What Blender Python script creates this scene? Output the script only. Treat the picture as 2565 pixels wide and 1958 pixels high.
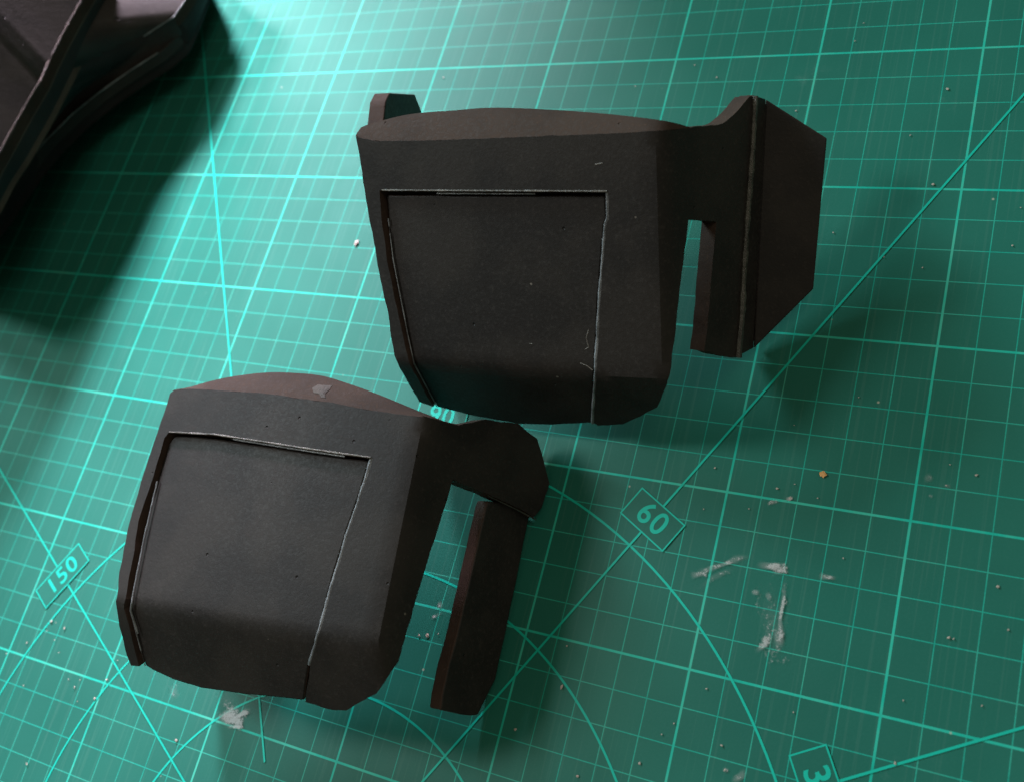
import bpy, bmesh, math, random
import numpy as np
from mathutils import Matrix, Vector, noise
from mathutils.geometry import delaunay_2d_cdt

scene = bpy.context.scene
for o in list(bpy.data.objects):
    bpy.data.objects.remove(o)
COL = scene.collection
random.seed(7)

# ------------------------------------------------------------------ camera
# a phone held about 28 cm above the mat; units are metres, 1 mat square = 0.01
F_PX, PP = 2639.0, (1366.9, 892.5)          # focal length and principal point of the 2565 px wide frame
W_PX, H_PX = 2565.0, 1958.0
RV = np.array([2.68986732, 0.25785498, -0.627765]); TV = np.array([0.04566102, -0.10370517, 0.36841582])
_t = np.linalg.norm(RV); _k = RV / _t
_K = np.array([[0, -_k[2], _k[1]], [_k[2], 0, -_k[0]], [-_k[1], _k[0], 0]])
RC = np.eye(3) + math.sin(_t) * _K + (1 - math.cos(_t)) * _K @ _K
CAM = -RC.T @ TV
cam_d = bpy.data.cameras.new("camera"); cam = bpy.data.objects.new("camera", cam_d); COL.objects.link(cam)
cam_d.sensor_fit = 'HORIZONTAL'; cam_d.sensor_width = 36.0; cam_d.lens = 36.0 * F_PX / W_PX
cam_d.shift_x = (W_PX / 2 - PP[0]) / W_PX
cam_d.shift_y = (PP[1] - H_PX / 2) / W_PX
cam_d.clip_start = 0.01; cam_d.clip_end = 50
R3 = Matrix([list(RC[0]), list(-RC[1]), list(-RC[2])]).transposed()
cam.matrix_world = Matrix.Translation(Vector(CAM)) @ R3.to_4x4()
cam_d.dof.use_dof = True; cam_d.dof.focus_distance = 0.30; cam_d.dof.aperture_fstop = 14.0
scene.camera = cam

# ------------------------------------------------------------------ light
world = bpy.data.worlds.new("World"); scene.world = world; world.use_nodes = True
wb = world.node_tree.nodes["Background"]; wb.inputs[0].default_value = (1.0, 0.94, 0.70, 1); wb.inputs[1].default_value = 0.19
def area_light(name, az, el, dist, sx, sy, power, color, target=(-0.05, -0.12, 0.0)):
    d = bpy.data.lights.new(name, 'AREA'); d.shape = 'RECTANGLE'; d.size = sx; d.size_y = sy; d.energy = power; d.color = color
    o = bpy.data.objects.new(name, d); COL.objects.link(o)
    a, e = math.radians(az), math.radians(el)
    v = Vector((math.cos(a) * math.cos(e), math.sin(a) * math.cos(e), math.sin(e)))
    o.location = Vector(target) + v * dist
    o.rotation_euler = v.to_track_quat('Z', 'Y').to_euler()
    return o
area_light("window_light", 147, 36, 1.8, 0.45, 0.50, 32.0, (0.66, 0.92, 1.0), target=(-0.10, -0.08, 0.0))
area_light("side_window_light", 171, 56, 1.3, 0.24, 0.30, 10.0, (0.90, 0.97, 0.98), target=(-0.10, -0.19, 0.0))
def spot_light(name, az, el, dist, cone, power, color, target, radius=0.03):
    d = bpy.data.lights.new(name, 'SPOT'); d.energy = power; d.color = color; d.spot_size = math.radians(cone); d.spot_blend = 1.0; d.shadow_soft_size = radius
    o = bpy.data.objects.new(name, d); COL.objects.link(o); a, e = math.radians(az), math.radians(el)
    v = Vector((math.cos(a) * math.cos(e), math.sin(a) * math.cos(e), math.sin(e)))
    o.location = Vector(target) + v * dist; o.rotation_euler = v.to_track_quat('Z', 'Y').to_euler(); return o
spot_light("added_pool_spot", 107, 32, 0.80, 22, 350.0, (1.0, 0.84, 1.0), (-0.222, -0.03, 0.0), 0.09)  # added spot, cone shaped to lay a bright pool on the mat
area_light("ceiling_light", 15, 60, 1.7, 0.60, 0.60, 5.0, (1.0, 0.93, 0.76))
scene.view_settings.view_transform = 'Standard'; scene.view_settings.look = 'None'
scene.view_settings.exposure = 0.0; scene.view_settings.gamma = 1.0

# ------------------------------------------------------------------ helpers: photo survey points
def ray(uv):
    return RC.T @ np.array([(uv[0] - PP[0]) / F_PX, (uv[1] - PP[1]) / F_PX, 1.0])
def at(uv, z):                                   # point at height z (cm), returned in cm
    d = ray(uv); return (CAM + d * ((z / 100 - CAM[2]) / d[2])) * 100
S = 2.4456
def zone(ox, oy, s):
    return lambda *pts: [(ox + x / s, oy + y / s) for x, y in pts]
r2, r3, r4 = zone(850, 180, S), zone(1400, 180, S), zone(850, 500, S)
r5, r6, r7 = zone(250, 880, S), zone(250, 1250, S), zone(800, 1000, S)
q1, q2, z3, q5 = zone(1600, 700, 4.402), zone(1600, 200, 4.402), zone(1000, 1000, 5.5025), zone(1000, 1480, 4.402)
c1 = zone(0, 0, 4.402)

def nz(v): return v / np.linalg.norm(v)

def new_obj(name, verts, faces, mats, parent=None, mat_idx=None, smooth=True):
    me = bpy.data.meshes.new(name)
    off = np.array(parent.location) * 100 if parent is not None else np.zeros(3)
    if parent is not None:
        pp_ = parent.parent
        while pp_ is not None:
            off = off + np.array(pp_.location) * 100; pp_ = pp_.parent
    me.from_pydata([tuple((np.asarray(v, float) - off) / 100) for v in verts], [], faces)
    for m in (mats if isinstance(mats, (list, tuple)) else [mats]):
        me.materials.append(m)
    if mat_idx is not None:
        me.polygons.foreach_set("material_index", mat_idx)
    bm = bmesh.new(); bm.from_mesh(me)
    bmesh.ops.recalc_face_normals(bm, faces=bm.faces)
    bm.to_mesh(me); bm.free()
    if smooth:
        me.polygons.foreach_set("use_smooth", [True] * len(me.polygons))
        try: me.set_sharp_from_angle(angle=math.radians(32))
        except Exception: pass
    o = bpy.data.objects.new(name, me); COL.objects.link(o)
    if parent is not None: o.parent = parent
    return o
def root(name, label, cat, loc_cm, group=None):
    o = bpy.data.objects.new(name, None); COL.objects.link(o); o.location = np.array(loc_cm) / 100
    o.empty_display_size = 0.02
    tag(o, label, cat, group); return o
def tag(o, label, cat, group=None, kind=None):
    o["label"] = label; o["category"] = cat
    if group: o["group"] = group
    if kind: o["kind"] = kind

# ------------------------------------------------------------------ materials
class NT:
    def __init__(self, name):
        self.m = bpy.data.materials.new(name); self.m.use_nodes = True
        self.t = self.m.node_tree; self.b = self.t.nodes["Principled BSDF"]; self.out = self.t.nodes["Material Output"]
    def n(self, typ, **kw):
        nd = self.t.nodes.new(typ)
        for k, v in kw.items(): setattr(nd, k, v)
        return nd
    def link(self, a, b): self.t.links.new(a, b)
    def val(self, sock, v):
        if isinstance(v, bpy.types.NodeSocket): self.link(v, sock)
        else: sock.default_value = v
    def math(self, op, a, b=0.0, c=0.0, clamp=False):
        nd = self.n("ShaderNodeMath", operation=op, use_clamp=clamp)
        self.val(nd.inputs[0], a); self.val(nd.inputs[1], b); self.val(nd.inputs[2], c); return nd.outputs[0]
    def step(self, x, lo, hi, a=0.0, b=1.0):
        nd = self.n("ShaderNodeMapRange", interpolation_type='SMOOTHSTEP')
        self.val(nd.inputs[0], x); self.val(nd.inputs[1], lo); self.val(nd.inputs[2], hi); self.val(nd.inputs[3], a); self.val(nd.inputs[4], b)
        return nd.outputs[0]
    def mix(self, f, a, b):
        nd = self.n("ShaderNodeMix", data_type='RGBA')
        self.val(nd.inputs[0], f); self.val(nd.inputs[6], a); self.val(nd.inputs[7], b); return nd.outputs[2]
    def noise(self, vec, scale, detail=3.0, rough=0.55):
        nd = self.n("ShaderNodeTexNoise"); self.link(vec, nd.inputs["Vector"])
        nd.inputs["Scale"].default_value = scale; nd.inputs["Detail"].default_value = detail; nd.inputs["Roughness"].default_value = rough
        return nd.outputs["Fac"]
    def voronoi(self, vec, scale):
        nd = self.n("ShaderNodeTexVoronoi"); self.link(vec, nd.inputs["Vector"]); nd.inputs["Scale"].default_value = scale
        return nd
    def bump(self, h, strength, dist, normal=None):
        nd = self.n("ShaderNodeBump"); self.link(h, nd.inputs["Height"])
        nd.inputs["Strength"].default_value = strength; nd.inputs["Distance"].default_value = dist
        if normal is not None: self.link(normal, nd.inputs["Normal"])
        return nd.outputs["Normal"]
def rgb(h):
    c = [int(h[i:i + 2], 16) / 255 for i in (0, 2, 4)]
    return tuple((x / 12.92 if x <= 0.04045 else ((x + 0.055) / 1.055) ** 2.4) for x in c) + (1.0,)

def foam(name, col, col2, rough=0.62, dust=0.5, pores=True, spec=0.2):
    k = NT(name); tc = k.n("ShaderNodeNewGeometry").outputs["Position"]
    big = k.noise(tc, 45, 4); fine = k.noise(tc, 900, 4, 0.7)
    c = k.mix(k.step(big, 0.38, 0.62), col, col2)
    c = k.mix(k.math('MULTIPLY', k.step(fine, 0.5, 0.75), 0.40), c, tuple(min(1, x * 2.2) for x in col2[:3]) + (1,))
    scuff = k.math('MULTIPLY', k.step(k.noise(tc, 34, 9, 0.78), 0.56, 0.74), 0.45)
    c = k.mix(scuff, c, tuple(min(1, x * 1.7) for x in col2[:3]) + (1,))
    for sc, thr, rad, amt in ((330, 0.90, 0.11, 0.6), (150, 0.89, 0.05, 0.7)):       # dust and lint specks
        vd = k.voronoi(tc, sc); rnd = k.math('GREATER_THAN', vd.outputs["Color"], thr)
        speck = k.math('MULTIPLY', k.math('LESS_THAN', k.math('ADD', vd.outputs["Distance"], k.math('MULTIPLY', k.math('SUBTRACT', fine, 0.5), 0.12)), rad), rnd)
        c = k.mix(k.math('MULTIPLY', speck, dust * amt), c, rgb("9a9288"))
    k.link(c, k.b.inputs["Base Color"])
    k.link(k.step(fine, 0.3, 0.7, rough - 0.1, rough + 0.1), k.b.inputs["Roughness"])
    k.b.inputs["Specular IOR Level"].default_value = spec
    mid = k.noise(tc, 260, 3, 0.6)
    nrm = k.bump(mid, 0.12, 0.0005)
    nrm = k.bump(fine, 0.34, 0.00026, nrm)
    if pores:
        for sc, thr in ((260, 0.80), (110, 0.83)):
            vp = k.voronoi(tc, sc)
            rp = k.math('GREATER_THAN', vp.outputs["Color"], thr)
            pit = k.math('MULTIPLY', k.step(vp.outputs["Distance"], 0.03, 0.13, 1.0, 0.0), rp)
            nrm = k.bump(k.math('MULTIPLY', pit, -1.0), 0.8, 0.0008, nrm)
    k.link(nrm, k.b.inputs["Normal"])
    return k.m
M_SKIN = foam("foam_skin", (0.0140, 0.0123, 0.0117, 1), (0.0210, 0.0180, 0.0163, 1), rough=0.58, spec=0.15)
M_CUT = foam("foam_cut_edge", (0.030, 0.0185, 0.0142, 1), (0.043, 0.0265, 0.020, 1), rough=0.8, dust=0.25, spec=0.2)
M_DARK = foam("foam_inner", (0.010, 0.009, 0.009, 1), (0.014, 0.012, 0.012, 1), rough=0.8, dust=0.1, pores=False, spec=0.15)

def glue_mat(name, col, rough, bumpd):
    k = NT(name); tc = k.n("ShaderNodeNewGeometry").outputs["Position"]
    f = k.noise(tc, 700, 5, 0.7); g = k.noise(tc, 160, 3)
    k.link(k.mix(k.step(g, 0.35, 0.65), tuple(x * 0.45 for x in col[:3]) + (1,), col), k.b.inputs["Base Color"])
    k.b.inputs["Roughness"].default_value = rough
    k.link(k.bump(f, 0.9, bumpd), k.b.inputs["Normal"]); return k.m
M_GLUE = glue_mat("contact_glue_clear", (0.055, 0.052, 0.044, 1), 0.28, 0.0007)
M_GLUE_HIGHLIGHT = glue_mat("pale_glue_and_highlight", (0.17, 0.18, 0.19, 1), 0.30, 0.0005)  # pale glue; also the painted highlights on the large part's ridges
M_GLUEB = glue_mat("contact_glue_brown", (0.050, 0.028, 0.020, 1), 0.65, 0.0006)
M_GLUET = glue_mat("contact_glue_tan", (0.15, 0.135, 0.12, 1), 0.4, 0.0005)

# cutting mat ------------------------------------------------------
MAT_BASE, MAT_LINE = (0.011, 0.100, 0.074, 1), (0.006, 0.34, 0.255, 1)
def mat_surface(k, tc):
    """base colour, fine grain and scuffs of the rubber mat"""
    n1 = k.noise(tc, 9, 4); n2 = k.noise(tc, 1400, 3, 0.7); n3 = k.noise(tc, 55, 6, 0.65)
    c = k.mix(k.step(n1, 0.3, 0.7), tuple(x * 0.9 for x in MAT_BASE[:3]) + (1,), (MAT_BASE[0] * 1.25, MAT_BASE[1] * 1.14, MAT_BASE[2] * 1.14, 1))
    c = k.mix(k.math('MULTIPLY', k.step(n2, 0.45, 0.8), 0.10), c, (0.05, 0.16, 0.13, 1))
    return c, n1, n2, n3
def make_mat_material():
    k = NT("cutting_mat_rubber"); tc = k.n("ShaderNodeNewGeometry").outputs["Position"]
    sx = k.n("ShaderNodeSeparateXYZ"); k.link(tc, sx.inputs[0])
    c, n1, n2, n3 = mat_surface(k, tc)
    def lines(sock, cell, half):
        u = k.math('MULTIPLY', sock, 100.0 / cell)
        d = k.math('MULTIPLY', k.math('ABSOLUTE', k.math('SUBTRACT', k.math('FRACT', k.math('ADD', u, 0.5)), 0.5)), cell)
        return k.step(d, half - 0.006, half + 0.006, 1.0, 0.0)
    thin = k.math('MAXIMUM', lines(sx.outputs[0], 1.0, 0.0145), lines(sx.outputs[1], 1.0, 0.0145))
    thick = k.math('MAXIMUM', lines(sx.outputs[0], 5.0, 0.033), lines(sx.outputs[1], 5.0, 0.033))
    wear = k.step(n3, 0.30, 0.55, 0.72, 1.0)
    grain = k.step(n2, 0.25, 0.6, 0.65, 1.0)
    thin = k.math('MULTIPLY', k.math('MULTIPLY', thin, wear), k.math('MULTIPLY', grain, 0.75))
    thick = k.math('MULTIPLY', thick, k.math('MULTIPLY', wear, 1.0))
    ln = k.math('MAXIMUM', thin, thick)
    lc = k.mix(k.step(n3, 0.4, 0.7), MAT_LINE, (0.045, 0.33, 0.24, 1))
    c = k.mix(ln, c, lc)
    # dust: small pale specks and hazy scuffs
    vd = k.voronoi(tc, 170); rnd = k.math('GREATER_THAN', vd.outputs["Color"], 0.86)
    sp = k.math('MULTIPLY', k.step(vd.outputs["Distance"], 0.03, 0.09, 1.0, 0.0), rnd)
    c = k.mix(k.math('MULTIPLY', sp, 0.6), c, rgb("a89f90"))
    sc = k.math('MULTIPLY', k.step(k.noise(tc, 30, 8, 0.75), 0.62, 0.78), 0.10)
    c = k.mix(sc, c, (0.25, 0.32, 0.30, 1))
    for ang, thr in ((0.7, 0.70), (2.1, 0.71), (1.3, 0.70)):                     # knife scores
        mp = k.n("ShaderNodeMapping"); k.link(tc, mp.inputs["Vector"]); mp.inputs["Rotation"].default_value = (0, 0, ang); mp.inputs["Scale"].default_value = (900, 14, 1)
        ns = k.n("ShaderNodeTexNoise"); k.link(mp.outputs[0], ns.inputs["Vector"]); ns.inputs["Scale"].default_value = 1.0; ns.inputs["Detail"].default_value = 0.0
        c = k.mix(k.math('MULTIPLY', k.step(ns.outputs["Fac"], thr, thr + 0.06), 0.045), c, (0.16, 0.26, 0.22, 1))
    k.link(c, k.b.inputs["Base Color"])
    k.link(k.math('ADD', k.step(n3, 0.3, 0.7, 0.36, 0.44), k.math('MULTIPLY', sc, 1.2)), k.b.inputs["Roughness"])
    k.b.inputs["Specular IOR Level"].default_value = 0.12
    k.link(k.bump(n2, 0.25, 0.00012), k.b.inputs["Normal"])
    return k.m
def make_print_material():
    k = NT("mat_print_ink"); tc = k.n("ShaderNodeNewGeometry").outputs["Position"]
    n3 = k.noise(tc, 70, 6, 0.65); n2 = k.noise(tc, 1400, 3, 0.7)
    k.link(k.mix(k.math('MULTIPLY', k.step(n3, 0.55, 0.8), 0.5), MAT_LINE, (0.016, 0.16, 0.12, 1)), k.b.inputs["Base Color"])
    k.b.inputs["Roughness"].default_value = 0.40; k.b.inputs["Specular IOR Level"].default_value = 0.12
    k.link(k.bump(n2, 0.25, 0.00012), k.b.inputs["Normal"]); return k.m
def make_blank_material():
    k = NT("cutting_mat_blank"); tc = k.n("ShaderNodeNewGeometry").outputs["Position"]
    c, n1, n2, n3 = mat_surface(k, tc)
    k.link(c, k.b.inputs["Base Color"]); k.b.inputs["Roughness"].default_value = 0.40; k.b.inputs["Specular IOR Level"].default_value = 0.12
    k.link(k.bump(n2, 0.25, 0.00012), k.b.inputs["Normal"]); return k.m
M_MAT, M_PRINT, M_BLANK = make_mat_material(), make_print_material(), make_blank_material()

# ------------------------------------------------------------------ the setting: table and cutting mat
def wood():
    k = NT("table_wood"); k.b.inputs["Base Color"].default_value = (0.16, 0.10, 0.06, 1); k.b.inputs["Roughness"].default_value = 0.5
    tc = k.n("ShaderNodeNewGeometry").outputs["Position"]; k.link(k.bump(k.noise(tc, 60, 5), 0.2, 0.001), k.b.inputs["Normal"]); return k.m
def box(x0, x1, y0, y1, z0, z1):
    v = [(x, y, z) for z in (z0, z1) for y in (y0, y1) for x in (x0, x1)]
    return v, [(0, 1, 3, 2), (4, 6, 7, 5), (0, 4, 5, 1), (1, 5, 7, 3), (3, 7, 6, 2), (2, 6, 4, 0)]
v, f = box(-90, 70, -80, 60, -4, -0.302)
tb = new_obj("table_top", v, f, wood(), smooth=False); tb["kind"] = "structure"
mat_root = root("cutting_mat", "green cutting mat with printed centimetre grid, arcs and angle numbers", "cutting mat", (-10, -17, -0.3))
v, f = box(-55, 35, -48, 22, -0.3, 0.0)
new_obj("rubber_sheet", v, f, M_MAT, mat_root, smooth=False)
PO = np.array([-5.0, -30.0])                      # protractor centre
def strip_mesh(name, pts, width, z, m, parent=mat_root):
    pts = [np.array(p, float) for p in pts]; vs, fs = [], []
    for i, p in enumerate(pts):
        a = pts[max(i - 1, 0)]; b = pts[min(i + 1, len(pts) - 1)]
        t = nz(b - a); n = np.array([-t[1], t[0]]) * width / 2
        vs += [tuple(p + n) + (z,), tuple(p - n) + (z,)]
        if i: fs.append((2 * i - 2, 2 * i - 1, 2 * i + 1, 2 * i))
    return new_obj(name, vs, fs, m, parent, smooth=False)
def pol(r, deg): a = math.radians(deg); return PO + r * np.array([math.cos(a), math.sin(a)])
for i, r in enumerate((7, 11, 15)):
    strip_mesh("printed_arc", [pol(r, d) for d in np.linspace(0, 180, 91)], 0.068, 0.010 + 0.002 * i, M_PRINT)
for i, d in enumerate((30, 60, 120, 150)):
    strip_mesh("printed_angle_line", [pol(5.0, d), pol(48 if d in (60, 120) else 31, d)], 0.068, 0.020 + 0.002 * i, M_PRINT)
def text_mesh(name, body, size, pos, ang, z, parent):
    cu = bpy.data.curves.new(name, 'FONT'); cu.body = body; cu.size = size / 100; cu.align_x = 'CENTER'; cu.align_y = 'CENTER'
    cu.offset = 0.00014; cu.space_character = 1.12
    t = bpy.data.objects.new(name, cu); COL.objects.link(t)
    dg = bpy.context.evaluated_depsgraph_get(); me = bpy.data.meshes.new_from_object(t.evaluated_get(dg))
    bpy.data.objects.remove(t)
    me.materials.clear(); me.materials.append(M_PRINT)
    o = bpy.data.objects.new(name, me); COL.objects.link(o); o.parent = parent
    o.matrix_local = Matrix.Translation(Vector(((pos[0] + 10) / 100, (pos[1] + 17) / 100, (z + 0.3) / 100))) @ Matrix.Rotation(ang, 4, 'Z')
    return o
for body, d, wbox in (("30", 30, 1.75), ("60", 60, 1.75), ("90", 90, 1.90), ("120", 120, 2.3), ("150", 150, 2.3)):
    c = pol(16.0, d); a = math.radians(d - 90); t = np.array([math.cos(a), math.sin(a)]); n = np.array([-t[1], t[0]]); h = 0.48
    q = [c + sx * t * wbox / 2 + sy * n * h for sx, sy in ((-1, -1), (1, -1), (1, 1), (-1, 1))]
    new_obj("number_field", [tuple(p) + (0.032,) for p in q], [(0, 1, 2, 3)], M_BLANK, mat_root, smooth=False)
    for i in range(4):
        e = nz(q[(i + 1) % 4] - q[i]) * 0.02
        strip_mesh("number_border", [q[i] - (e if i % 2 else -e), q[(i + 1) % 4] + (e if i % 2 else -e)], 0.045, 0.036, M_PRINT)
    text_mesh("printed_number", body, 0.93, c, a, 0.040, mat_root)

# ------------------------------------------------------------------ curved foam sheets
class Frame:
    """local frame of one armour piece: w across, u along, n out of the main plate (cm)"""
    def __init__(self, corners, zs, phi, fold_u, fold_deg, bend_w, arch=0.010, w_left=-4.2):
        P = [at(q, z) for q, z in zip(corners, zs)]
        self.ew = nz(nz(P[1] - P[0]) + nz(P[2] - P[3])); up = P[0] + P[1] - P[2] - P[3]
        self.eu = nz(up - self.ew * (up @ self.ew)); self.en = np.cross(self.ew, self.eu); self.O = sum(P) / 4
        self.fold_u, self.fk = fold_u, math.tan(math.radians(fold_deg))
        # profile n(w): gentle arch, soft bend, straight side wall
        ws, ns = [], []
        n, w = 0.0, 0.0
        step = 0.02; bw = 0.27
        while w < 12:
            sl = -2 * arch * w
            ang0 = math.atan(sl); f = min(1, max(0, (w - (bend_w - bw)) / (2 * bw))); f = f * f * (3 - 2 * f)
            ang = ang0 + (-math.radians(phi) - ang0) * f
            ws.append(w); ns.append(n); n += math.tan(ang) * step; w += step
        self.ws, self.ns = np.array(ws), np.array(ns); self.arch = arch
        self.ss = np.concatenate([[0], np.cumsum(np.hypot(np.diff(self.ws), np.diff(self.ns)))])
        self.wr = bend_w + bw
    def f(self, w):
        if w < 0: return -self.arch * w * w
        return float(np.interp(w, self.ws, self.ns))
    def g(self, u, w):
        if w > self.wr + 0.25: return 0.0
        d = self.fold_u - u; e = 0.07
        return -self.fk * (d + math.sqrt(d * d + e * e)) / 2 + 0.0
    def s_of(self, w): return w if w < 0 else float(np.interp(w, self.ws, self.ss))
    def w_of(self, s): return s if s < 0 else float(np.interp(s, self.ss, self.ws))
    def loc(self, X): d = X - self.O; return np.array([d @ self.ew, d @ self.eu, d @ self.en])
    def world(self, w, u, n): return self.O + w * self.ew + u * self.eu + n * self.en
    def surf(self, s, u, off=0.0, fold=True):
        w = self.w_of(s); return self.world(w, u, self.f(w) + (self.g(u, w) if fold else 0) + off)
    def hit(self, uv, off=0.0, fold=True):
        """where the sight line meets the sheet -> (s, u)"""
        d = ray(uv); c = CAM * 100
        def F(t):
            l = self.loc(c + d * t); return l[2] - self.f(l[0]) - (self.g(l[1], l[0]) if fold else 0) - off
        t0 = 15.0; prev = F(t0); t = t0
        while t < 60:
            t += 0.1; cur = F(t)
            if cur <= 0 < prev: break
            prev = cur
        lo, hi = t - 0.1, t
        for _ in range(40):
            m = (lo + hi) / 2
            if F(m) > 0: lo = m
            else: hi = m
        l = self.loc(c + d * hi); return (self.s_of(l[0]), l[1])

def densify(poly, step, closed=True):
    out = []; n = len(poly)
    for i in range(n if closed else n - 1):
        a, b = np.array(poly[i], float), np.array(poly[(i + 1) % n], float)
        m = max(1, int(math.ceil(np.linalg.norm(b - a) / step)))
        out += [tuple(a + (b - a) * j / m) for j in range(m)]
    if not closed: out.append(tuple(poly[-1]))
    return out

def sheet(name, fr, poly_su, thick, mats, parent, off=0.0, fold=True, grid=0.28, round_in=0.05, wobble=0.0, map3=None):
    """closed foam sheet: outline in (s,u) on the frame's surface, real thickness, cut edge in mats[1]"""
    b = densify(poly_su, 0.2)
    if wobble:
        b = [(x + wobble * noise.noise(Vector((x * 2.3, y * 2.3, 1.7))), y + wobble * noise.noise(Vector((x * 2.3, y * 2.3, 9.1)))) for x, y in b]
    nb = len(b); P = np.array(b)
    lo, hi = P.min(0), P.max(0)
    pts = [Vector(p) for p in b]
    gx = np.arange(lo[0], hi[0], grid); gy = np.arange(lo[1], hi[1], grid)
    def inside(x, y):
        c = False; j = nb - 1
        for i in range(nb):
            if (P[i, 1] > y) != (P[j, 1] > y) and x < (P[j, 0] - P[i, 0]) * (y - P[i, 1]) / (P[j, 1] - P[i, 1]) + P[i, 0]: c = not c
            j = i
        return c
    for x in gx:
        for y in gy:
            if ((P[:, 0] - x) ** 2 + (P[:, 1] - y) ** 2).min() > (0.11) ** 2 and inside(x, y): pts.append(Vector((x, y)))
    edges = [(i, (i + 1) % nb) for i in range(nb)]
    ov, oe, of, *_ = delaunay_2d_cdt(pts, edges, [list(range(nb))], 1, 1e-6)
    tri = [tuple(f) for f in of]
    mp = map3 or (lambda s, u, o_: fr.surf(s, u, o_, fold))
    V = np.array([mp(p.x, p.y, off) for p in ov])
    # vertex normals
    N = np.zeros_like(V)
    fixed = []
    for t in tri:
        n = np.cross(V[t[1]] - V[t[0]], V[t[2]] - V[t[0]])
        if n @ (CAM * 100 - V[t[0]]) < 0 and map3 is None and fr is not None and n @ fr.en < 0:
            t = (t[0], t[2], t[1]); n = -n
        fixed.append(t)
        for q in t: N[q] += n
    N = N / (np.linalg.norm(N, axis=1, keepdims=True) + 1e-12)
    V2 = V - N * thick
    nv = len(V)
    faces = list(fixed) + [(a + nv, c + nv, b_ + nv) for a, b_, c in fixed]; idx = [0] * len(fixed) + [2] * len(fixed)
    cnt = {}
    for t in fixed:
        for a, b_ in ((t[0], t[1]), (t[1], t[2]), (t[2], t[0])): cnt[(a, b_)] = 1
    for a, b_ in list(cnt):
        if (b_, a) not in cnt:
            faces.append((b_, a, a + nv, b_ + nv)); idx.append(1)
    o = new_obj(name, np.vstack([V, V2]), faces, mats, parent, idx)
    if round_in:
        bv = o.modifiers.new("soft_edge", 'BEVEL'); bv.width = round_in / 100; bv.segments = 2; bv.limit_method = 'ANGLE'; bv.angle_limit = math.radians(50)
    return o

def bead(name, pts, rad, m, parent, seed=0, flat=1.0, gaps=0.0):
    """uneven bead of glue or painted ridge highlight along 3-D points (cm)"""
    P = densify([tuple(p) for p in pts], 0.07, closed=False); P = [np.array(p) for p in P]
    vs, fs, k = [], [], 6
    prev = False
    for i, p in enumerate(P):
        t = nz(P[min(i + 1, len(P) - 1)] - P[max(i - 1, 0)]); vv = nz(CAM * 100 - p); sd = nz(np.cross(t, vv)); up = np.cross(sd, t)
        q = 0.5 + 0.5 * noise.noise(Vector((p[0] * 2.1 + seed, p[1] * 2.1, seed * 1.3)))
        q2 = noise.noise(Vector((p[0] * 9 + seed, p[1] * 9, seed)))
        r = rad * max(0.12, (0.65 + 0.6 * q + 0.25 * q2) if q > gaps else 0.12)
        for j in range(k):
            a = 2 * math.pi * j / k; vs.append(p + (sd * math.cos(a) + up * math.sin(a) * flat) * r)
        if i:
            for j in range(k): fs.append(((i - 1) * k + j, (i - 1) * k + (j + 1) % k, i * k + (j + 1) % k, i * k + j))
    fs += [tuple(range(k - 1, -1, -1)), tuple(range((len(P) - 1) * k, len(P) * k))]
    return new_obj(name, vs, fs, m, parent)

FOAM3 = [M_SKIN, M_CUT, M_DARK]
def smooth_px(px, n=6):
    P = [np.array(p, float) for p in px]; out = []
    for i in range(len(P) - 1):
        a, b, c, d = P[max(i - 1, 0)], P[i], P[i + 1], P[min(i + 2, len(P) - 1)]
        for j in range(n):
            t = j / n; out.append(tuple(0.5 * (2 * b + (c - a) * t + (2 * a - 5 * b + 4 * c - d) * t * t + (3 * b - a - 3 * c + d) * t ** 3)))
    return out + [tuple(P[-1])]
def hits(fr, pts, off=0.0, fold=True): return [fr.hit(p, off, fold) for p in densify(pts, 28, closed=False)]

def lens(name, fr, front_px, back_px, parent, drop):
    """slanted raw cut along the top edge: from the skin edge back to the inner edge"""
    n = 40
    def resample(px):
        P = np.array(px); L = np.concatenate([[0], np.cumsum(np.linalg.norm(np.diff(P, axis=0), axis=1))])
        return [(np.interp(t, L, P[:, 0]), np.interp(t, L, P[:, 1])) for t in np.linspace(0, L[-1], n)]
    A_, B_ = resample(front_px), resample(back_px); vs, fs = [], []
    for i in range(n):
        k = math.sin(math.pi * i / (n - 1)) ** 0.6
        a = fr.hit(A_[i], -0.02); b = fr.hit(B_[i], -0.05 - drop * k)
        pa = fr.surf(*a, -0.02); pb = fr.surf(*b, -0.05 - drop * k)
        mid = pa * 0.5 + pb * 0.5 + fr.en * 0.05 * k
        low = pb - fr.en * 0.35 - fr.eu * 0.05; lowa = pa - fr.en * 0.5 - fr.eu * 0.25
        vs += [pa, mid, pb, low, lowa]
        if i:
            for j in range(5):
                fs.append(((i - 1) * 5 + j, (i - 1) * 5 + (j + 1) % 5, i * 5 + (j + 1) % 5, i * 5 + j))
    fs += [(4, 3, 2, 1, 0), tuple((n - 1) * 5 + j for j in range(5))]
    return new_obj(name, vs, fs, M_CUT, parent)

def flat_plate(name, pts3, thick, mats, parent, up):
    """flat foam plate from an outline of 3-D points"""
    c = sum(pts3) / len(pts3); U, s_, Vt = np.linalg.svd(np.array(pts3) - c); n = Vt[2]
    if n @ up < 0: n = -n
    P = [p - n * ((p - c) @ n) for p in pts3]; m = len(P)
    vs = P + [p - n * thick for p in P]
    fs = [tuple(range(m)), tuple(range(2 * m - 1, m - 1, -1))] + [(i, (i + 1) % m, (i + 1) % m + m, i + m) for i in range(m)]
    o = new_obj(name, vs, fs, mats, parent, [0, 2] + [1] * m, smooth=False)
    bv = o.modifiers.new("soft_edge", 'BEVEL'); bv.width = 0.0004; bv.segments = 2; bv.limit_method = 'ANGLE'
    return o, n

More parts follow.
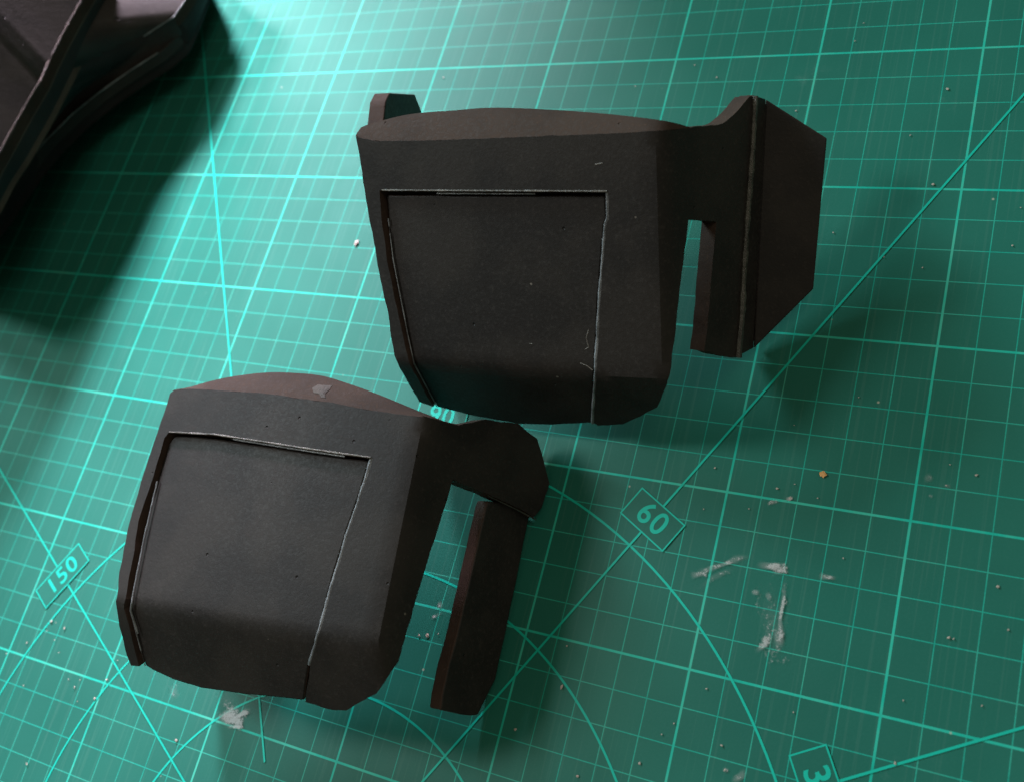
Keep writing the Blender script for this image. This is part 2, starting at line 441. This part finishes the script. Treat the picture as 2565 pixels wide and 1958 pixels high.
# ------------------------------------------------------------------ armour piece with the side wing (upper one)
frA = Frame(r2((247, 730), (1645, 735)) + r4((1575, 1060), (440, 1010)), (6.8, 6.8, 3.9, 3.9), 70, -2.55, 42, 4.9)
A_LABEL = "black foam armour piece with flared side wing and recessed square panel"
pieceA = root("foam_armour_piece", A_LABEL, "foam armour", at(r4((1200, 900))[0], 0.0), None)

A_top = r2((100, 392), (170, 415), (300, 426), (700, 417), (1100, 402), (1600, 382), (1900, 366), (2145, 345))
A_top = smooth_px(A_top)
A_bridge_top = r3((880, 335), (990, 320), (1060, 275), (1120, 215), (1172, 150))
A_bridge_top = smooth_px(A_bridge_top)
A_seam1 = r3((1190, 150), (1175, 450), (1145, 850), (1122, 1200), (1108, 1500)) + q1((1085, 700), (1075, 860))
A_strip_end = q1((980, 858), (720, 795))
A_strip_in = q1((750, 560), (785, 260)) + r3((905, 1600), (965, 920))
A_slot_l = r3((795, 905), (740, 1330)) + r4((2060, 800), (2022, 1080))
A_br = r4((2010, 1130), (1945, 1270), (1740, 1375), (1580, 1380))
A_pr = r4((1558, 1365), (1575, 1040), (1600, 600), (1635, 150)) + r2((1650, 900), (1648, 737))
A_pt = r2((1200, 735), (700, 733), (247, 730))
A_pl = r2((255, 880), (290, 1150), (345, 1420)) + r4((385, 830), (430, 1010), (575, 1268))
A_left = r4((490, 1240), (380, 1050), (340, 950), (300, 720), (240, 420), (165, 10)) + r2((130, 560))
wallA = []
pl = hits(frA, A_top + A_bridge_top)
pl += hits(frA, A_seam1, fold=False) + hits(frA, A_strip_end, fold=False) + hits(frA, A_strip_in, fold=False)
pl += hits(frA, A_slot_l) + hits(frA, A_br) + hits(frA, A_pr) + hits(frA, A_pt) + hits(frA, A_pl) + hits(frA, A_left)
sheet("outer_shell", frA, pl, 0.50, FOAM3, pieceA, wobble=0.04)
# recessed panel
P_r = r4((1546, 1366), (1562, 1040), (1586, 600), (1621, 150)) + r2((1636, 900), (1628, 760))
P_t = r2((1200, 760), (700, 758), (288, 757))
P_l = r2((300, 900), (330, 1150), (383, 1420)) + r4((420, 830), (458, 1005), (600, 1270))
P_b = r4((800, 1320), (1100, 1375), (1300, 1380))
REC = -0.19
sheet("centre_panel", frA, [frA.hit(p, REC) for p in densify(P_r + P_t + P_l + P_b, 28)], 0.30, FOAM3, pieceA, off=REC, wobble=0.02)
# backing layer under both
bk = r2((150, 460), (700, 450), (1700, 420), (1900, 500)) + r4((1850, 700), (1790, 1200), (1640, 1300), (1500, 1330), (1100, 1335), (640, 1240), (520, 1200), (400, 1010), (270, 400))
sheet("backing_layer", frA, [frA.hit(p, -0.44) for p in densify(bk, 28)], 0.30, [M_DARK, M_DARK, M_DARK], pieceA, off=-0.44, round_in=0)
A_back = r2((102, 385), (112, 362), (150, 332), (250, 303), (400, 266), (550, 248), (700, 238), (900, 222), (1100, 224), (1400, 240), (1700, 265), (2000, 303), (2145, 340))
A_back = smooth_px(A_back)
lens("slanted_top_edge", frA, A_top, A_back, pieceA, 0.5)
# lower wall, wing
def on_wall(fr, uv): s_, u_ = fr.hit(uv, 0, False); return fr.surf(s_, u_, 0, False)
s1 = [on_wall(frA, p) for p in (A_seam1[0], A_seam1[-1])]
t2 = r3((1268, 168))[0]; b2 = q1((1268, 758))[0]
tip = at(b2, 0.48); top2 = at(t2, s1[0][2] - 0.75)
wall2 = [s1[0] + 0.03 * frA.eu, top2, tip, s1[1]]
def thick_quads(name, rows, thick, mats, parent, inward):
    n = len(rows[0]); vs = [p for r in rows for p in r] + [p + inward * thick for r in rows for p in r]
    m = len(rows) * n; fs, ix = [], []
    for i in range(len(rows) - 1):
        for j in range(n - 1):
            a = i * n + j; fs += [(a, a + 1, a + n + 1, a + n), (a + m, a + n + m, a + n + 1 + m, a + 1 + m)]; ix += [0, 2]
    loop = [j for j in range(n)] + [i * n + n - 1 for i in range(1, len(rows))] + [(len(rows) - 1) * n + j for j in range(n - 2, -1, -1)] + [i * n for i in range(len(rows) - 2, 0, -1)]
    for a, b in zip(loop, loop[1:] + loop[:1]): fs.append((a, b, b + m, a + m)); ix.append(1)
    o = new_obj(name, vs, fs, mats, parent, ix)
    bv = o.modifiers.new("soft_edge", 'BEVEL'); bv.width = 0.0003; bv.segments = 2; bv.limit_method = 'ANGLE'; bv.angle_limit = math.radians(50)
    return o
ts = np.linspace(0, 1, 12)
rowT = [wall2[0] + (wall2[3] - wall2[0]) * t for t in ts]; rowB = [wall2[1] + (wall2[2] - wall2[1]) * t for t in ts]
thick_quads("lower_wall", [rowT, rowB], 0.45, FOAM3, pieceA, -frA.ew * 0.95 - frA.en * 0.2)
o3 = at(r3((1640, 410))[0], 3.0); o4 = at(q1((1928, 112))[0], 1.15)
eps = nz(np.cross(o3 - top2, tip - top2)); eps = eps if eps[2] > 0 else -eps
o5 = at(r3((1630, 600))[0], 1.45)
wing_o, wn = flat_plate("side_wing", [top2 + 0.0 * eps, o3, o4, tip], 0.45, FOAM3, pieceA, np.array([0, 0, 1.0]))
bead("glue_seam_and_highlight", [on_wall(frA, p) + 0.06 * frA.ew for p in A_seam1], 0.095, M_GLUE, pieceA, 3, 0.8)
bead("glue_seam_and_highlight", [top2 * 0.98 + tip * 0.02, top2 * 0.5 + tip * 0.5, tip * 0.97 + top2 * 0.03], 0.02, M_DARK, pieceA, 5)

def groove_beads(fr, piece, top_px, right_px, left_px, seed):
    bead("glue_seam_and_highlight", [fr.surf(*fr.hit(p, 0.0), 0.0) for p in densify(top_px, 40, False)], 0.026, M_GLUET, piece, seed, 0.7, gaps=0.10)
    bead("glue_seam_and_highlight", [fr.surf(*fr.hit(p, -0.08), -0.08) for p in densify(right_px, 40, False)], 0.062, M_GLUE_HIGHLIGHT, piece, seed + 4, 0.8, gaps=0.0)
    bead("glue_seam_and_highlight", [fr.surf(*fr.hit(p, -0.13), -0.13) for p in densify(left_px, 40, False)], 0.018, M_GLUE_HIGHLIGHT, piece, seed + 9, 0.8, gaps=0.35)
groove_beads(frA, pieceA, r2((260, 726), (700, 729), (1200, 731), (1640, 733)), [(x - 1.5, y) for x, y in reversed(A_pr)], P_l, 11)
bead("glue_seam_and_highlight", [frA.surf(*frA.hit(p, -0.10), -0.10) for p in densify(r2((600, 745), (1200, 748)), 30, False)], 0.03, M_GLUE_HIGHLIGHT, pieceA, 21, 0.8, gaps=0.2)

for k_, px in enumerate((r4((1528, 795), (1512, 850), (1528, 905), (1505, 918)), r4((1475, 1000), (1520, 1020), (1552, 1045)), r4((1165, 882), (1182, 884)), r2((1565, 570), (1612, 560)), r4((810, 985), (814, 1000)))):
    o_ = 0.0 if k_ == 3 else REC
    bead("glue_scuff", [frA.surf(*frA.hit(p, o_), o_) for p in densify(px, 12, False)], 0.013, M_GLUET, pieceA, 71 + k_, 0.5, gaps=0.3)
# mirrored far side arm (only its upper end shows above the top edge)
def far_arm(fr, piece, w_edge, zmin, peak_u, wing):
    """far side wall mirrored across the plate; local outline (depth, u)"""
    cs, sn = math.cos(math.radians(72)), math.sin(math.radians(72))
    n0 = fr.f(w_edge) - 0.55
    def mp(d, u, o_): return fr.world(w_edge + 0.10 + max(0, 4.1 - u) * 0.20 - d * cs - o_, u, n0 - d * sn)
    D = 3.6
    pts = [(0.0, 3.75), (1.0, 3.9), (2.2, 4.3), (3.4, peak_u), (D + 0.5, peak_u)]
    # depth allowed at each u so that the wall ends on the mat
    def dmax(u):
        base = fr.world(w_edge, u, n0); dz = (fr.ew * -cs - fr.en * sn)[2]
        return min(5.6, (base[2] - zmin) / -dz)
    us = np.linspace(peak_u - 0.8, -3.6, 14)
    rim = [(min(dmax(u), D + 0.5 if not wing else dmax(u)), u) for u in us]
    pts = [(0.0, 3.75), (0.6, 4.2), (1.2, peak_u - 0.25), (1.7, peak_u), (rim[0][0] - 1.0, peak_u)] + rim + [(2.3, -3.6), (2.3, 1.5), (1.0, 1.5), (0.7, -2.2), (0.0, -2.4)]
    o = sheet("far_side_arm", fr, pts, 0.5, FOAM3, piece, map3=mp, round_in=0.03)
    return o
far_arm(frA, pieceA, -4.15, 0.05, 5.35, True)

# ------------------------------------------------------------------ armour piece with the straight side strip (lower one)
frB = Frame(r5((430, 490), (1670, 650)) + r6((1340, 800), (150, 660)), (5.6, 5.4, 5.1, 5.3), 70, -2.45, 37, 4.85, arch=0.013)
pieceB = root("foam_armour_piece", "black foam armour piece with straight side strip and glue blotch on its top edge", "foam armour", at(r6((900, 600))[0], 0.0), None)
B_top = r5((455, 237), (540, 230), (750, 240), (1050, 262), (1200, 285), (1400, 312), (1650, 358), (1850, 388), (1990, 402)) + r7((640, 102), (740, 130), (850, 158))
B_top = smooth_px(B_top)
B_bt = z3((900, 340), (1180, 276), (1400, 300), (1640, 340), (1900, 540), (2000, 860), (2068, 1150), (1965, 1480), (1850, 1615))
B_seam = z3((1760, 1560), (1560, 1460), (1240, 1310), (1000, 1210), (750, 1105))
B_slot = r7((815, 505), (700, 870), (590, 1230)) + r6((1848, 930),)
B_br = r6((1830, 990), (1690, 1190), (1510, 1288), (1440, 1290), (1370, 1275), (1258, 1240))
B_pr = r6((1290, 1010), (1345, 820)) + r5((1435, 1400), (1530, 1090), (1605, 870), (1670, 650))
B_pt = r5((1300, 600), (1000, 553), (700, 508), (520, 490), (445, 488), (420, 500))
B_pl = r5((395, 530), (340, 720), (240, 1030), (190, 1330), (150, 1580)) + r6((152, 670), (240, 1025))
B_left = r6((190, 1020), (165, 950), (120, 770), (105, 660)) + r5((105, 1500), (120, 1350), (165, 1110), (270, 740), (415, 310), (430, 262))
pl = hits(frB, B_top + B_bt, fold=True) + hits(frB, B_seam) + hits(frB, B_slot) + hits(frB, B_br) + hits(frB, B_pr) + hits(frB, B_pt) + hits(frB, B_pl) + hits(frB, B_left)
sheet("outer_shell", frB, pl, 0.50, FOAM3, pieceB, wobble=0.035)
Q_r = r6((1248, 1232), (1280, 1010), (1335, 820)) + r5((1420, 1400), (1515, 1090), (1590, 870), (1648, 670))
Q_t = r5((1300, 624), (1000, 578), (700, 533), (520, 516), (460, 518))
Q_l = r5((425, 560), (352, 780), (272, 1130), (202, 1490)) + r6((188, 680), (238, 870), (278, 1018))
Q_b = r6((330, 1050), (450, 1105), (620, 1155), (850, 1190), (1100, 1215))
sheet("centre_panel", frB, [frB.hit(p, REC) for p in densify(Q_r + Q_t + Q_l + Q_b, 28)], 0.30, FOAM3, pieceB, off=REC, wobble=0.015)
bk = r5((480, 320), (1050, 330), (1850, 450), (1850, 700)) + r7((330, 1000), (170, 1500)) + r6((1400, 1220), (1000, 1170), (620, 1110), (330, 1000), (230, 960), (140, 680)) + r5((160, 1300), (300, 760))
sheet("backing_layer", frB, [frB.hit(p, -0.44) for p in densify(bk, 28)], 0.30, [M_DARK] * 3, pieceB, off=-0.44, round_in=0)
B_back = r5((470, 232), (540, 222), (660, 187), (800, 156), (1000, 131), (1150, 130), (1350, 147), (1500, 190), (1700, 260), (1900, 342), (2050, 402)) + r7((740, 124), (850, 154))
B_back = smooth_px(B_back)
lens("slanted_top_edge", frB, B_top, B_back, pieceB, 0.45)
# side strip, glued under the arm, a little steeper than the arm
B_si = z3((1225, 1395),) + r7((1020, 660), (940, 1020), (830, 1500)) + q5((550, 800), (480, 1130), (455, 1305))
B_so = q5((690, 1355), (790, 1370), (870, 1365), (1065, 970)) + [(1270, 1572), (1293, 1459), (1324, 1302), (1330, 1285)]
B_sj = z3((1560, 1440),)
frS = Frame(r5((430, 490), (1670, 650)) + r6((1340, 800), (150, 660)), (5.6, 5.4, 5.1, 5.3), 73.5, -9, 0, 4.85, arch=0.013)
sheet("side_strip", frS, hits(frS, B_si + B_so + B_sj), 0.45, FOAM3, pieceB, wobble=0.015)
bead("glue_seam_and_highlight", [frB.surf(*frB.hit(p, -0.02), -0.03) for p in densify(z3((1230, 1330), (1560, 1485), (1880, 1650)), 30, False)], 0.018, M_GLUE, pieceB, 31)
groove_beads(frB, pieceB, r5((425, 492), (700, 506), (1000, 551), (1300, 598), (1660, 648)), [(x - 1, y) for x, y in reversed(B_pr)], Q_l[3:], 41)
bead("glue_seam_and_highlight", [frB.surf(*frB.hit(p, -0.10), -0.10) for p in densify(r5((800, 532), (1250, 604), (1500, 640)), 30, False)], 0.035, M_GLUE_HIGHLIGHT, pieceB, 51, 0.8, gaps=0.2)
bead("glue_seam_and_highlight", [frB.surf(*frB.hit(p, -0.10), -0.10) for p in densify(r5((352, 795), (275, 1130), (203, 1490)) + r6((190, 680), (235, 820)), 30, False)], 0.030, M_GLUE_HIGHLIGHT, pieceB, 55, 0.9, gaps=0.0)
far_arm(frB, pieceB, -3.75, 0.02, 4.3, False)

# ------------------------------------------------------------------ third, larger armour part at the edge of the mat
pieceC = root("large_foam_armour_part", "large layered dark foam armour part with raised ridges at the mat's far edge", "foam armour", at((60, 250), 0.0), None)
L1 = c1((1090, -330), (1010, -180), (900, 0), (770, 230), (660, 430), (530, 690), (440, 900), (310, 1110), (180, 1340), (60, 1560), (-60, 1780), (-200, 2050), (-900, 2900))
L2 = c1((1240, -330), (1160, -180), (1060, 0), (900, 280), (750, 600), (600, 900), (450, 1200), (180, 1673), (0, 1940), (-160, 2250), (-860, 3100))
Rg1 = c1((2300, -500), (2150, -200), (2050, 0), (1920, 190), (1640, 370), (1180, 680), (850, 870), (620, 1050), (440, 1240), (190, 1700), (10, 1960), (-150, 2270), (-850, 3120))
Rg2 = c1((2260, -400), (2130, -80), (2060, 120), (1930, 420), (1740, 590), (1400, 810), (1100, 1020), (800, 1260), (500, 1560), (300, 1800), (100, 2080), (-80, 2350), (-780, 3200))
def lift(px, z): return [at(p, z) for p in px]
def ribbon(name, curves, thick, mats, parent, n=48):
    rows = []
    for cv in curves:
        P = np.array(cv); L = np.concatenate([[0], np.cumsum(np.linalg.norm(np.diff(P, axis=0), axis=1))])
        rows.append([np.array([np.interp(t, L, P[:, k]) for k in range(3)]) for t in np.linspace(0, L[-1], n)])
    return thick_quads(name, rows, thick, mats, parent, np.array([0, 0, -1.0]))
l1 = lift(L1, 5.6)
back = [p + np.array([-3.0, 2.7, 4.6]) for p in l1]; back2 = [p + np.array([-7.0, 6.3, 6.0]) for p in l1]; back3 = [np.array([p[0] - 15.0, p[1] + 12.0, 0.52]) for p in l1]
ribbon("upper_plate", [l1, back, back2, back3], 0.5, FOAM3, pieceC)
l2 = lift(L2, 4.9)
ribbon("step_edge", [[p + np.array([0, 0, -0.03]) for p in l1], l2], 0.5, FOAM3, pieceC)
rg1 = lift(Rg1, 3.0)
ribbon("middle_plate", [[p + np.array([0, 0, -0.25]) for p in l2], rg1], 0.5, FOAM3, pieceC)
rg2 = lift(Rg2, 2.3)
g1 = [a * 0.75 + b * 0.25 + np.array([0, 0, -0.35]) for a, b in zip(rg1, rg2)]; g2 = [a * 0.35 + b * 0.65 + np.array([0, 0, -0.40]) for a, b in zip(rg1, rg2)]
ribbon("ridge_band", [[p + np.array([0, 0, -0.02]) for p in rg1], g1, g2, rg2], 0.45, FOAM3, pieceC)
sk1 = [p + np.array([0.05, -0.05, -0.5]) for p in rg2]; sk2 = [p + np.array([-1.8, 1.1, -1.2]) for p in rg2]
sk3 = [np.array([p[0] - 4.2, p[1] + 2.4, 0.46]) for p in rg2]
ribbon("skirt", [[p + np.array([0, 0, -0.02]) for p in rg2], sk1, sk2, sk3], 0.45, FOAM3, pieceC)
bead("glue_seam_and_highlight", [p + np.array([0.02, 0, 0.0]) for p in l1], 0.045, M_GLUEB, pieceC, 61, 0.5, gaps=0.30)
bead("glue_seam_and_highlight", [p + np.array([0.02, 0, 0.02]) for p in rg1[2:8]], 0.032, M_GLUE_HIGHLIGHT, pieceC, 64, 0.6, gaps=0.1)  # pale bead painting the highlight along the first ridge
bead("glue_seam_and_highlight", [p + np.array([0.02, 0, 0.02]) for p in rg2[4:10]], 0.032, M_GLUE_HIGHLIGHT, pieceC, 67, 0.6, gaps=0.1)  # second ridge's highlight, likewise put in as a pale bead

# ------------------------------------------------------------------ glue blotch on the lower piece's slanted edge
from mathutils.bvhtree import BVHTree
def surface_points(o, uvs):
    me = o.data; tr = BVHTree.FromPolygons([v.co + o.parent.location for v in me.vertices], [p.vertices[:] for p in me.polygons])
    out = []
    for uv in uvs:
        h = tr.ray_cast(Vector(CAM), Vector(ray(uv)).normalized())
        out.append((np.array(h[0]) * 100, np.array(h[1])) if h[0] is not None else None)
    return [q for q in out if q is not None]
rim_b = [o for o in pieceB.children if o.name.startswith("slanted_top_edge")][0]
blot = surface_points(rim_b, r5((1300, 225), (1335, 206), (1375, 208), (1425, 210), (1408, 235), (1380, 260), (1385, 285), (1355, 282), (1345, 262), (1310, 255)))
if len(blot) > 5:
    c = sum(p for p, n in blot) / len(blot); nb_ = nz(sum(n for p, n in blot)); nb_ = nb_ if nb_[2] > 0 else -nb_
    vs = [c + nb_ * 0.06] + [p + nb_ * 0.012 for p, n in blot]; m = len(blot)
    new_obj("glue_blotch", vs, [(0, 1 + i, 1 + (i + 1) % m) for i in range(m)], glue_mat("dried_glue_tan", (0.045, 0.031, 0.022, 1), 0.7, 0.0004), pieceB)

# ------------------------------------------------------------------ crumbs and dried glue on the mat
def plain(name, col, rough=0.7):
    k = NT(name); tc = k.n("ShaderNodeNewGeometry").outputs["Position"]
    k.link(k.mix(k.noise(tc, 900, 3), tuple(x * 0.6 for x in col[:3]) + (1,), col), k.b.inputs["Base Color"]); k.b.inputs["Roughness"].default_value = rough; return k.m
M_CRUMB, M_PINK, M_ORANGE = plain("pale_crumb", (0.36, 0.31, 0.26, 1)), plain("pinkish_crumb", (0.48, 0.36, 0.33, 1)), plain("orange_crumb", (0.62, 0.32, 0.10, 1))
b7, b8, b4, b5, b6 = zone(0, 1450, S), zone(900, 1450, S), zone(1665, 900, S), zone(1665, 1271, S), zone(1665, 0, S)
crumbs = [(p, 9) for p in b7((320, 258), (400, 300), (170, 388), (660, 615), (463, 662), (585, 730), (1085, 985), (170, 1130))]
crumbs += [(p, 5) for p in b7((293, 315), (340, 372), (365, 450), (725, 497), (495, 617), (480, 748), (425, 612), (150, 650), (45, 455))]
crumbs += [(p, 12) for p in b8((420, 342), (1243, 660))] + [(p, 8) for p in b8((370, 343), (960, 920), (1720, 1128), (1340, 1205))] + [(p, 5) for p in b8((487, 335), (1275, 410), (1930, 883), (1855, 950), (2130, 670))]
crumbs += [(p, 7) for p in b4((310, 665), (690, 792), (770, 850), (1910, 710), (2040, 1390))] + [(p, 4) for p in b4((798, 765), (1095, 1217), (1748, 646), (1725, 772), (240, 917), (518, 915), (938, 850), (1190, 235), (795, 405))]
crumbs += [(p, 8) for p in b5((1740, 795), (350, 1455), (370, 1605), (1413, 1563))] + [(p, 5) for p in b5((1770, 803), (2105, 748), (1463, 1180), (1943, 1212), (255, 1108), (790, 1252))]
crumbs += [(p, 9) for p in b6((1645, 1135), (1733, 552))] + [(p, 6) for p in b6((1505, 835), (185, 405), (320, 480), (805, 685), (1033, 1430), (1580, 1645), (2130, 1510))] + [(p, 4) for p in b6((1220, 148), (1165, 258), (1345, 1580), (2180, 1277))]
crumbs += [(p, 7) for p in r2((640, 40), (1815, 95))]
def crumb(name, uv, px, m, label, group=None):
    c = at(uv, 0.0); r = px / 100.0 / 2
    bm = bmesh.new(); bmesh.ops.create_icosphere(bm, subdivisions=2, radius=1.0)
    sd = random.random() * 50; ang = random.random() * 3.14; el = random.uniform(0.55, 1.0)
    for v_ in bm.verts:
        k_ = 1 + 0.75 * noise.noise(v_.co * 1.7 + Vector((sd, 0, 0)))
        x, y, z_ = v_.co.x * k_ * r, v_.co.y * k_ * r * el, max(v_.co.z * 0.28, -0.05) * k_ * r
        v_.co = Vector((x * math.cos(ang) - y * math.sin(ang), x * math.sin(ang) + y * math.cos(ang), z_ + 0.06 * r + 0.042)) / 100
    me = bpy.data.meshes.new(name); bm.to_mesh(me); bm.free(); me.materials.append(m)
    o = bpy.data.objects.new(name, me); COL.objects.link(o); o.location = (c[0] / 100, c[1] / 100, 0)
    tag(o, label, "crumb", group); return o
def crumb_label(uv):
    x, y = uv
    if y > 1450 and 1000 < x < 1140: return "tiny pale glue crumb on the mat inside the strip piece's slot"
    if x < 420: return "pale glue crumb on the mat below the number 150"
    if x < 1560: return "pale glue crumb on the mat beside the straight side strip"
    if y < 850: return "pale glue crumb on the mat beyond the flared side wing"
    if y < 1360: return "pale glue crumb on the mat between the orange crumb and the number 60"
    return "pale glue crumb on the mat around the hook shaped glue smear"
for uv, px in crumbs:
    crumb("glue_crumb", uv, px, M_CRUMB, crumb_label(uv), "pale crumbs scattered over the mat")
crumb("orange_crumb", b4((968, 705))[0], 19, M_ORANGE, "small orange crumb lying alone on the green mat", None)
crumb("pink_glue_crumb", r2((108, 1052))[0], 24, M_PINK, "flat pinkish glue crumb beside the winged armour piece", None)

def smear_mat():
    k = NT("dried_glue_film"); tc = k.n("ShaderNodeNewGeometry").outputs["Position"]
    at_ = k.n("ShaderNodeAttribute"); at_.attribute_name = "cover"; cov = at_.outputs["Fac"]
    n1 = k.noise(tc, 300, 10, 0.85); n2 = k.noise(tc, 60, 3)
    a = k.step(k.math('ADD', k.math('MULTIPLY', k.math('SUBTRACT', n1, 0.5), 4.5), k.math('ADD', cov, k.math('MULTIPLY', k.math('SUBTRACT', n2, 0.5), 0.5))), 0.35, 1.0)
    hz = k.math('MULTIPLY', k.step(cov, 0.05, 0.9), 0.22)
    k.b.inputs["Base Color"].default_value = (0.42, 0.41, 0.40, 1); k.b.inputs["Roughness"].default_value = 0.6
    k.link(k.math('MAXIMUM', k.math('MULTIPLY', a, 0.72), hz), k.b.inputs["Alpha"])
    k.link(k.bump(n1, 0.8, 0.0004), k.b.inputs["Normal"]); return k.m
M_SMEAR = smear_mat()
def smear(parts, label):
    """dried glue film: soft-edged ribbons (pixels, width px, strength) in one flat mesh"""
    vs, fs, cov = [], [], []
    for li, (pts, wid, st) in enumerate(parts):
        P = [np.array(p) for p in densify(pts, 10, False)]; m = 9; b0 = len(vs); nP = len(P)
        for i, p in enumerate(P):
            t = nz(P[min(i + 1, nP - 1)] - P[max(i - 1, 0)]); nn = np.array([-t[1], t[0]])
            e = min(1, 2.4 * min(i + 0.4, nP - 1 - i + 0.4) / (nP - 1))
            ww = wid * 1.35 * (0.75 + 0.5 * noise.noise(Vector((p[0] * 0.03, p[1] * 0.03, li))))
            for j in range(m):
                q = (j / (m - 1) * 2 - 1); vs.append(at(p + nn * q * ww / 2, 0.044 + 0.002 * li)); cov.append(st * e * (1 - q * q))
            if i:
                for j in range(m - 1): a = b0 + (i - 1) * m + j; fs.append((a, a + 1, a + m + 1, a + m))
    o = new_obj("glue_smear", vs, fs, M_SMEAR, None, smooth=False)
    at_ = o.data.attributes.new("cover", 'FLOAT', 'POINT'); at_.data.foreach_set("value", cov)
    tag(o, label, "glue smear"); return o
s8 = zone(1500, 1200, S)
smear([(s8((560, 600), (640, 560), (760, 520), (860, 480), (960, 470)), 22, 0.75), (s8((600, 680), (700, 600), (860, 530)), 20, 0.42), (s8((560, 590), (660, 570)), 24, 0.85),
       (s8((960, 520), (1050, 530), (1160, 545)), 26, 0.95), (s8((1060, 560), (1160, 550)), 24, 0.8), (s8((1345, 590), (1455, 605)), 20, 0.9),
       (s8((1130, 590), (1135, 700), (1110, 860), (1115, 960), (1090, 1060)), 15, 0.85), (s8((960, 1060), (1030, 990), (1060, 940)), 20, 0.9), (s8((1100, 900), (1110, 1040)), 26, 0.75),
       (s8((1010, 560), (1060, 800), (1070, 1000), (1090, 1200)), 75, 0.30), (s8((935, 690), (985, 690)), 16, 0.75), (s8((1030, 690), (1050, 740)), 15, 0.7)],
      "white dried glue smear shaped like a hook on the mat below the number 60")
smear([(b7((1330, 860), (1420, 850), (1500, 880)), 44, 1.15), (b7((1390, 790), (1430, 850)), 40, 1.0), (b7((1440, 850), (1535, 795)), 16, 1.0), (b7((1385, 690), (1390, 800)), 48, 0.33), (b7((1060, 640), (1075, 740)), 26, 0.36), (b7((1390, 900), (1500, 905)), 18, 1.0)],
      "torn white patch of dried glue below the strip armour piece")
smear([(b5((410, 1680), (470, 1640), (490, 1600)), 26, 0.8), (b5((355, 1600), (390, 1610)), 16, 0.75)], "small white glue smear near the number 3 box")
smear([(b4((1590, 740), (1640, 710)), 26, 0.5), (b4((1710, 770), (1750, 775)), 14, 0.6), (b4((1620, 830), (1640, 840)), 12, 0.55)], "faint whitish glue smudge near the mat's right side")
smear([(b4((630, 880), (700, 865)), 12, 0.7), (b4((740, 850), (785, 850)), 12, 0.7)], "thin whitish glue scrape along a heavy grid line")
smear([(b8((490, 180), (500, 130)), 14, 0.55), (b8((430, 240), (520, 200)), 10, 0.4)], "faint glue smudge on the mat inside the strip piece's slot")
